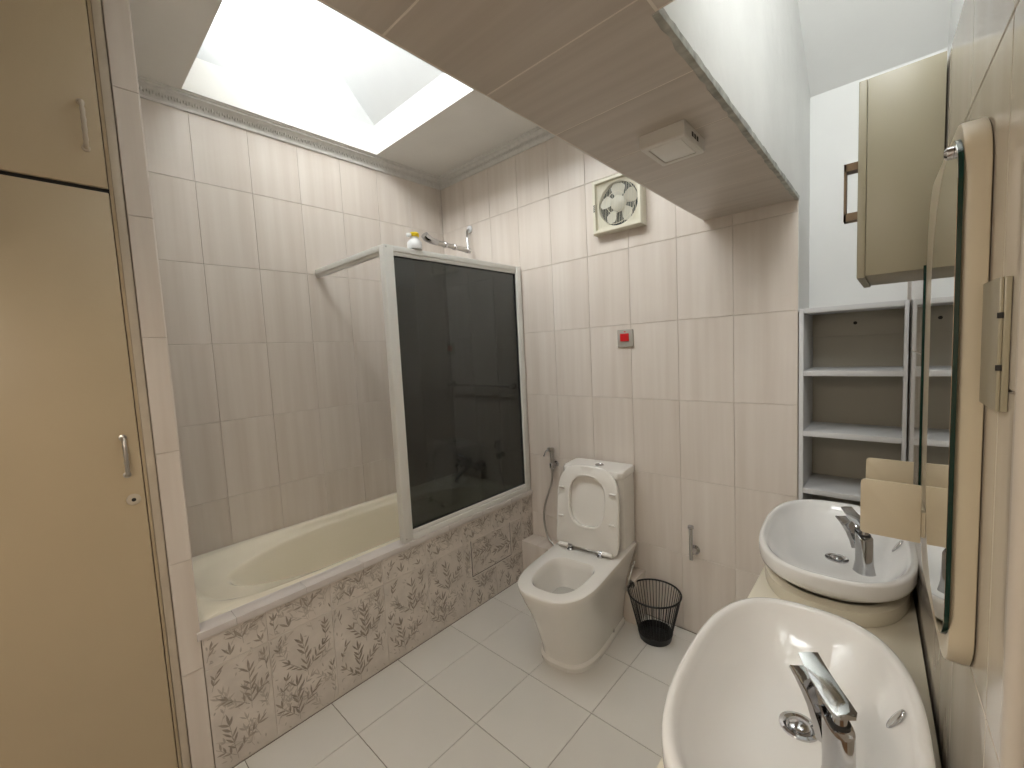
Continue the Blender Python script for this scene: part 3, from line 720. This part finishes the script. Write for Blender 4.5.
for k in range(5):
    bm = bmesh.new(); a0 = 2*PI*k/5 + 0.35; fr_, bk = [], []
    for i in range(7):
        t = i/6; r_ = 0.026 + 0.080*t
        wd = 0.34 + 0.10*math.sin(PI*t) - 0.16*(t > 0.9)
        fr_.append([(r_*math.cos(a0+s*wd), -0.018-0.010*s, r_*math.sin(a0+s*wd)) for s in (-1, -0.33, 0.33, 1)])
    V = [[bm.verts.new(p) for p in rr] for rr in fr_]
    for a, b_ in zip(V, V[1:]):
        for i in range(3): bm.faces.new((a[i], a[i+1], b_[i+1], b_[i]))
    bmesh.ops.solidify(bm, geom=bm.faces[:], thickness=0.002)
    obj('blade', bm, 'fan_blade', fn, smooth=0.7)
bm = bmesh.new(); lathe(bm, [(0.040, -0.008), (0.040, -0.030), (0.026, -0.038), (0.010, -0.042), (0.001, -0.042)], (0, 0, 0), 28, 'Y'); obj('hub', bm, 'fan_blade', fn, smooth=0.6)
bm = bmesh.new()
for k in range(25):
    x = -0.108 + 0.216*k/24
    tube(bm, [(x, -0.050, -hw+0.030), (x, -0.050, hw-0.030)], 0.0010, 5)
for R_ in (0.055, 0.108):
    pts = [(R_*math.cos(2*PI*k/40), -0.050, R_*math.sin(2*PI*k/40)) for k in range(41)]
    tube(bm, pts, 0.0014, 5)
q = obj('grille', bm, 'fan_ivory', fn, smooth=0.9); q['kind'] = 'stuff'
bm = bmesh.new()
for k in range(4): box(bm, -hw+0.010, -hw+0.019, -0.0556, -0.0548, -0.022+0.010*k, -0.016+0.010*k)
obj('maker_mark', bm, 'dark', fn)

sw = thing('heater_switch', 'square wall switch with a red rocker', 'switch', (1.487, 0, 1.535))
bm = bmesh.new(); box(bm, -0.046, 0.046, -0.011, -0.0005, -0.047, 0.047); obj('plate', bm, 'switch_plate', sw, bev=0.004, smooth=0.7)
bm = bmesh.new(); box(bm, -0.026, 0.024, -0.018, -0.010, -0.016, 0.026); obj('rocker', bm, 'red', sw, bev=0.003, smooth=0.7)
bm = bmesh.new(); box(bm, -0.005, 0.005, -0.0125, -0.0105, 0.033, 0.038); obj('indicator', bm, 'red', sw)

# square lamp on the beam
lm = thing('ceiling_lamp', 'small square surface lamp, switched off, under the tiled beam', 'lamp', (2.112, -0.915, ZS))
bm = bmesh.new()
def sqz(a, b_, z): return [(-a, -b_, z), (a, -b_, z), (a, b_, z), (-a, b_, z)]
loft(bm, [sqz(0.060, 0.076, -0.0005), sqz(0.060, 0.076, -0.034), sqz(0.057, 0.073, -0.037), sqz(0.044, 0.058, -0.037), sqz(0.043, 0.057, -0.033)], True, True)
lb = obj('housing', bm, 'lamp_white', lm, smooth=0.4)
bm = bmesh.new(); box(bm, -0.042, 0.042, -0.056, 0.056, -0.0365, -0.0325); obj('diffuser', bm, 'diffuser', lm, bev=0.002, smooth=0.7)
bm = bmesh.new()
for y in (-0.018, 0.0, 0.018): box(bm, 0.0595, 0.0606, y-0.006, y+0.006, -0.024, -0.012)
obj('vent_slot', bm, 'dark', lb)

# ================================================================== OPEN SHELVES IN THE NICHE
sf = thing('shelf_unit', 'white open shelf unit built into the niche', 'shelf')
X0, X1, YB = 2.2715, WX(0.0)-0.004, 0.272
Zt = 1.612
for (a, b_) in ((X0, X0+0.016), (X1-0.012, X1)):
    B('side_panel', (a, b_, 0.0, YB, 0.0, Zt), 'shelf_white', sf, 0.001)
B('top_board', (X0+0.016, X1-0.012, 0.0, YB, Zt-0.020, Zt), 'shelf_white', sf, 0.001)
B('back_panel', (X0+0.016, X1-0.012, YB-0.008, YB, 0.05, Zt-0.02), 'shelf_back', sf)
B('back_rail', (X0+0.016, X1-0.012, YB-0.024, YB-0.008, Zt-0.12, Zt-0.02), 'shelf_back', sf, 0.001)
for z in (1.354, 1.100, 0.853, 0.60, 0.33, 0.06):
    B('shelf_board', (X0+0.016, X1-0.012, 0.002, YB-0.008, z-0.022, z), 'shelf_white', sf, 0.0015)
bm = bmesh.new(); lathe(bm, [(0.007, -0.001), (0.007, -0.003)], (2.44, YB-0.024, 1.545), 14, 'Y'); obj('screw_hole', bm, 'dark', sf)

# ================================================================== VANITY
va = thing('vanity', 'cream vanity counter along the mirror wall', 'vanity')
bm = bmesh.new(); yn = -1.66
loft(bm, [[(2.245, -0.02, z), (2.262, yn, z), (WX(yn)-0.004, yn, z), (WX(-0.02)-0.004, -0.02, z)] for z in (0.695, 0.72)])
obj('counter', bm, 'counter', va, bev=0.004, smooth=0.7)
bm = bmesh.new()
loft(bm, [[(2.275, -0.04, z), (2.290, yn+0.02, z), (WX(yn)-0.006, yn+0.02, z), (WX(-0.04)-0.006, -0.04, z)] for z in (0.08, 0.6945)])
obj('cabinet_body', bm, 'counter', va)
for a, b_ in ((-0.05, -0.58), (-0.59, -1.11), (-1.12, -1.63)):
    dd = B('door', (2.252 + 0.004, 2.274, b_, a, 0.10, 0.685), 'counter', va, 0.003)
    bm = bmesh.new(); lathe(bm, [(0.006, 0.0), (0.006, -0.016), (0.013, -0.020), (0.013, -0.026), (0.004, -0.030)], (2.257, b_+0.05, 0.60), 16, 'X'); obj('knob', bm, 'chrome', dd, smooth=0.6)

def basin(yc, lab, xc=2.4355, hy=0.335, hx=0.193):
    t = thing('washbasin', lab, 'washbasin', (xc, yc, 0.7205), SKEW, 'washbasins on the vanity')
    def rg_(a, b_, n, z, dx=0.0, dy=0.0): return superring(dx, dy, a, b_, n, z, 80)
    bm = bmesh.new()
    loft(bm, [rg_(hx-0.016, hy-0.022, 2.5, 0.0), rg_(hx-0.014, hy-0.020, 2.5, 0.004), rg_(hx-0.014, hy-0.020, 2.5, 0.040), rg_(hx-0.020, hy-0.032, 2.5, 0.044), rg_(hx-0.040, hy-0.050, 2.5, 0.044), rg_(hx-0.040, hy-0.050, 2.5, 0.0)], False, False)
    obj('plinth_ring', bm, 'counter', t, smooth=0.7)
    bm = bmesh.new()
    H = 0.130
    loft(bm, [rg_(hx-0.045, hy-0.060, 2.4, 0.0445), rg_(hx-0.032, hy-0.046, 2.45, 0.052), rg_(hx-0.018, hy-0.026, 2.5, 0.066), rg_(hx-0.006, hy-0.008, 2.6, 0.079), rg_(hx-0.001, hy-0.002, 2.65, 0.086),
              rg_(hx, hy, 2.65, 0.095), rg_(hx, hy, 2.65, 0.122), rg_(hx-0.002, hy-0.002, 2.65, 0.128), rg_(hx-0.007, hy-0.007, 2.65, H), rg_(hx-0.014, hy-0.015, 2.6, 0.129),
              rg_(hx-0.019, hy-0.021, 2.6, 0.124), rg_(hx-0.024, hy-0.030, 2.55, 0.112), rg_(hx-0.031, hy-0.042, 2.5, 0.098), rg_(hx-0.043, hy-0.065, 2.4, 0.080), rg_(hx-0.060, hy-0.105, 2.3, 0.053),
              rg_(hx-0.082, hy-0.15, 2.2, 0.037, 0.001, 0.012), rg_(hx-0.108, hy-0.20, 2.1, 0.0275, 0.003, 0.030), rg_(0.060, 0.085, 2, 0.0225, 0.005, 0.045), rg_(0.030, 0.034, 2, 0.0195, 0.006, 0.055)], False, True)
    obj('bowl', bm, 'basin_white', t, smooth=0.9)
    bm = bmesh.new(); lathe(bm, [(0.033, 0.020), (0.033, 0.024), (0.027, 0.025), (0.022, 0.021), (0.0215, 0.0205)], (0.006, 0.055, 0), 28); dn = obj('drain', bm, 'chrome', t, smooth=0.6)
    bm = bmesh.new(); lathe(bm, [(0.019, 0.020), (0.019, 0.026), (0.014, 0.030), (0.002, 0.0315)], (0.006, 0.055, 0), 28); obj('plug', bm, 'chrome', dn, smooth=0.6)
    bm = bmesh.new()
    ov = [(hx-0.041+0.010*math.sin(2*PI*k/24), 0.086+0.0085*math.cos(2*PI*k/24), 0.092+0.019*math.sin(2*PI*k/24)) for k in range(25)]
    tube(bm, ov, 0.0032, 8); obj('overflow_ring', bm, 'chrome', t, smooth=0.8)
    bm = bmesh.new(); lathe(bm, [(0.0075, -0.002), (0.0075, 0.004)], (hx-0.042, 0.086, 0.092), 20, 'X')
    for v in bm.verts: v.co.z = 0.092 + (v.co.z-0.092)*2.2; v.co.x += (v.co.z-0.092)*0.53
    obj('overflow_cover', bm, 'steel', t, smooth=0.6)
    return t
basin(-0.435, 'white oval washbasin near the shelves, farther of the two', hx=0.199, xc=2.432)
basin(-1.258, 'white oval washbasin nearest the viewer, lower right', hx=0.187, xc=2.443, hy=0.322)

def faucet(x, y, ang, lab):
    # local frame: +y is the way the spout points
    t = thing('basin_tap', lab, 'tap', (x, y, 0.834), ang, 'chrome waterfall taps on the washbasins'); t.scale = (0.88, 0.88, 0.86)
    def oval(cy_, z, a, b_, n=2.6, tilt=0.0, cnt=28):
        out = []
        for k in range(cnt):
            q_ = 2*PI*k/cnt; c_, s_ = math.cos(q_), math.sin(q_)
            px, py = a*math.copysign(abs(c_)**(2/n), c_), b_*math.copysign(abs(s_)**(2/n), s_)
            out.append((px, cy_ + py*math.cos(tilt), z + py*math.sin(tilt)))
        return out
    bm = bmesh.new()
    loft(bm, [oval(0, 0.0, 0.026, 0.029), oval(0, 0.004, 0.025, 0.028), oval(0.0, 0.03, 0.0205, 0.0235), oval(0.001, 0.07, 0.0195, 0.0235), oval(0.003, 0.100, 0.0195, 0.026, tilt=0.25), oval(0.004, 0.122, 0.0195, 0.028, tilt=0.45), oval(0.004, 0.124, 0.016, 0.024, tilt=0.45)])
    obj('body', bm, 'chrome', t, smooth=0.7)
    bm = bmesh.new()          # open spout: a curved, flaring tongue
    path = [(0.020, 0.070, 0.018, 0.010), (0.030, 0.092, 0.0185, 0.011), (0.046, 0.114, 0.019, 0.009), (0.062, 0.128, 0.0205, 0.007), (0.080, 0.139, 0.022, 0.005), (0.098, 0.147, 0.023, 0.003)]
    rings = []
    for i, (yy, zz, ww, th) in enumerate(path):
        dy = path[min(i+1, 5)][0]-path[max(i-1, 0)][0]; dz = path[min(i+1, 5)][1]-path[max(i-1, 0)][1]; l_ = math.hypot(dy, dz)
        ny, nz = -dz/l_, dy/l_
        rings.append([(-ww, yy+ny*th, zz+nz*th), (-ww*0.7, yy+ny*th*0.2, zz+nz*th*0.2), (ww*0.7, yy+ny*th*0.2, zz+nz*th*0.2), (ww, yy+ny*th, zz+nz*th), (ww, yy-ny*th, zz-nz*th), (0, yy-ny*th*1.5, zz-nz*th*1.5), (-ww, yy-ny*th, zz-nz*th)])
    loft(bm, rings); obj('spout', bm, 'chrome', t, smooth=0.6)
    bm = bmesh.new(); lathe(bm, [(0.0135, 0.116), (0.011, 0.122), (0.010, 0.150)], (0, 0.0, 0), 20); obj('pivot', bm, 'chrome', t, smooth=0.6)
    bm = bmesh.new(); lathe(bm, [(0.0165, 0.119), (0.0165, 0.1255), (0.0140, 0.1265)], (0, 0.002, 0), 20); obj('seal', bm, 'rubber', t)
    bm = bmesh.new()
    path = [(-0.020, 0.150, 0.012, 0.003), (-0.013, 0.152, 0.0185, 0.005), (0.004, 0.155, 0.0195, 0.005), (0.022, 0.160, 0.019, 0.004), (0.044, 0.167, 0.0185, 0.003), (0.064, 0.175, 0.018, 0.0024), (0.082, 0.185, 0.017, 0.0018)]
    rings = [[(-ww, yy, zz-th), (-ww, yy, zz+th*0.4), (0, yy, zz+th), (ww, yy, zz+th*0.4), (ww, yy, zz-th)] for yy, zz, ww, th in path]
    loft(bm, rings); obj('lever', bm, 'chrome', t, smooth=0.6)
    return t
fa = math.atan2(0.066, 0.083)
faucet(2.518, -0.640, fa, 'chrome waterfall tap on the farther washbasin, by the shelves')
faucet(2.524, -1.402, fa, 'large chrome waterfall tap on the nearest washbasin')

# ================================================================== WALL CABINET
wc = thing('wall_cabinet', 'beige wall cabinet hung high beside the mirror', 'cabinet')
xa_, ya_, yb_, za, zb = 2.506, -0.873, -0.600, 1.626, 2.046
def skewbox(bm, x0, off1, y0, y1, z0, z1):
    loft(bm, [[(x0, y0, z), (WX(y0, off1), y0, z), (WX(y1, off1), y1, z), (x0, y1, z)] for z in (z0, z1)])
bm = bmesh.new(); skewbox(bm, xa_+0.015, 0.0025, ya_, yb_, za, zb); obj('body', bm, 'cabinet', wc, bev=0.0012, smooth=0.6)
dd = B('door', (xa_, xa_+0.0145, ya_-0.001, yb_+0.001, za-0.004, zb), 'cabinet', wc, 0.0015)
bm = bmesh.new()
hx0, hx1, hz0, hz1 = 2.479, 2.5055, 1.760, 1.888
box(bm, hx0, hx0+0.0045, ya_+0.030, ya_+0.060, hz0, hz1)
box(bm, hx0, hx1, ya_+0.030, ya_+0.060, hz1-0.017, hz1); box(bm, hx0, hx1, ya_+0.030, ya_+0.060, hz0, hz0+0.017)
obj('handle', bm, 'bronze', dd)
# ================================================================== MIRROR
mi = thing('mirror', 'tall rounded mirror on a thick cream backing', 'mirror')
def mshape(y0, y1, z0, z1, rn, rf, rfz, n=14):
    """outline in (s, z): y0 near side, y1 far side; corner radii near and far"""
    pts = []
    def arc(cy_, cz, ry, rz_, a0):
        for k in range(n+1):
            a = a0 + PI/2*k/n; pts.append((cy_ + ry*math.cos(a), cz + rz_*math.sin(a)))
    arc(y1-rf, z1-rfz, rf, rfz, 0); arc(y0+rn, z1-rn, rn, rn, PI/2); arc(y0+rn, z0+rn, rn, rn, PI); arc(y1-rf, z0+rfz, rf, rfz, 1.5*PI)
    return pts
def plate(bm, pts, o0, o1): loft(bm, [[(WX(y, o), y, z) for y, z in pts] for o in (o0, o1)])
bm = bmesh.new(); plate(bm, mshape(-1.335, -0.900, 1.020, 1.770, 0.07, 0.10, 0.16), 0.001, 0.026); obj('backing', bm, 'cream_plastic', mi, bev=0.003, smooth=0.7)
G = mshape(-1.345, -1.075, 1.066, 1.745, 0.06, 0.20, 0.16)
bm = bmesh.new(); plate(bm, G, 0.0265, 0.0312); obj('glass_edge', bm, 'glass_edge', mi, smooth=0.7)
bm = bmesh.new(); gi = [((y+1.22)*0.994-1.22, (z-1.41)*0.997+1.41) for y, z in G]; plate(bm, gi, 0.0313, 0.0317); obj('glass', bm, 'mirror', mi)
bm = bmesh.new(); lathe(bm, [(0.008, 0.0), (0.008, -0.006), (0.005, -0.009), (0.001, -0.0095)], (WX(-1.300, 0.0317), -1.300, 1.728), 18, 'X'); obj('clip', bm, 'chrome', mi, smooth=0.6)
bm = bmesh.new(); loft(bm, [[(WX(y, o), y, z) for y, z in ((-0.905, 1.17), (-0.898, 1.17), (-0.898, 1.63), (-0.905, 1.63))] for o in (0.0262, 0.0305)]); obj('edge_shadow', bm, 'glass_edge', mi)  # dark strip standing in for the shadow line at the backing's far edge
# shelf on the mirror backing
ms = thing('mirror_shelf', 'cream plastic shelf with rounded end plates beside the mirror', 'shelf')
def endplate(y, z0, z1, x0):
    bm = bmesh.new(); r_ = 0.008; x1 = WX(y, 0.033); pts = []
    for cx_, cz, a0 in ((x0+r_, z1-r_, PI/2), (x0+r_, z0+r_, PI)):
        for k in range(7): a = a0 + PI/2*k/6; pts.append((cx_+r_*math.cos(a), cz+r_*math.sin(a)))
    pts += [(x1, z0), (x1, z1)]
    loft(bm, [[(x, yy, z) for x, z in pts] for yy in (y-0.0025, y+0.0025)])
    return obj('end_plate', bm, 'cream_plastic', ms, bev=0.0008, smooth=0.6)
endplate(-1.022, 1.090, 1.203, 2.526); endplate(-0.828, 1.090, 1.203, 2.526)
bm = bmesh.new(); loft(bm, [[(2.534, -1.0195, z), (WX(-1.0195, 0.033), -1.0195, z), (WX(-0.8305, 0.033), -0.8305, z), (2.534, -0.8305, z)] for z in (1.095, 1.101)]); obj('shelf_board', bm, 'cream_plastic', ms)
bm = bmesh.new(); loft(bm, [[(WX(y, o), y, z) for y, z in ((-1.0195, 1.101), (-0.8305, 1.101), (-0.8305, 1.15), (-1.0195, 1.15))] for o in (0.0265, 0.0325)]); obj('back_strip', bm, 'cream_plastic', ms)

# socket box near the camera
so_ = thing('wall_socket', 'flat beige socket plate on the tiles right of the mirror', 'socket')
Y0s, Y1s = -1.362, -1.448
SQ = ((Y0s, 1.408), (Y1s, 1.408), (Y1s, 1.550), (Y0s, 1.550))
bm = bmesh.new(); loft(bm, [[(WX(y, o), y, z) for y, z in SQ] for o in (0.0005, 0.006)]); obj('box', bm, 'cabinet', so_, bev=0.001, smooth=0.6)
bm = bmesh.new(); loft(bm, [[(WX(y, o), y, z) for y, z in SQ] for o in (0.0062, 0.0095)]); cv = obj('cover', bm, 'cabinet', so_, bev=0.001, smooth=0.6)
for z in (1.455, 1.51):
    bm = bmesh.new(); box(bm, WX(Y1s, 0.0105), WX(Y1s, 0.006), Y1s-0.0012, Y1s+0.001, z-0.003, z+0.003)
    obj('hinge', bm, 'dark', cv)
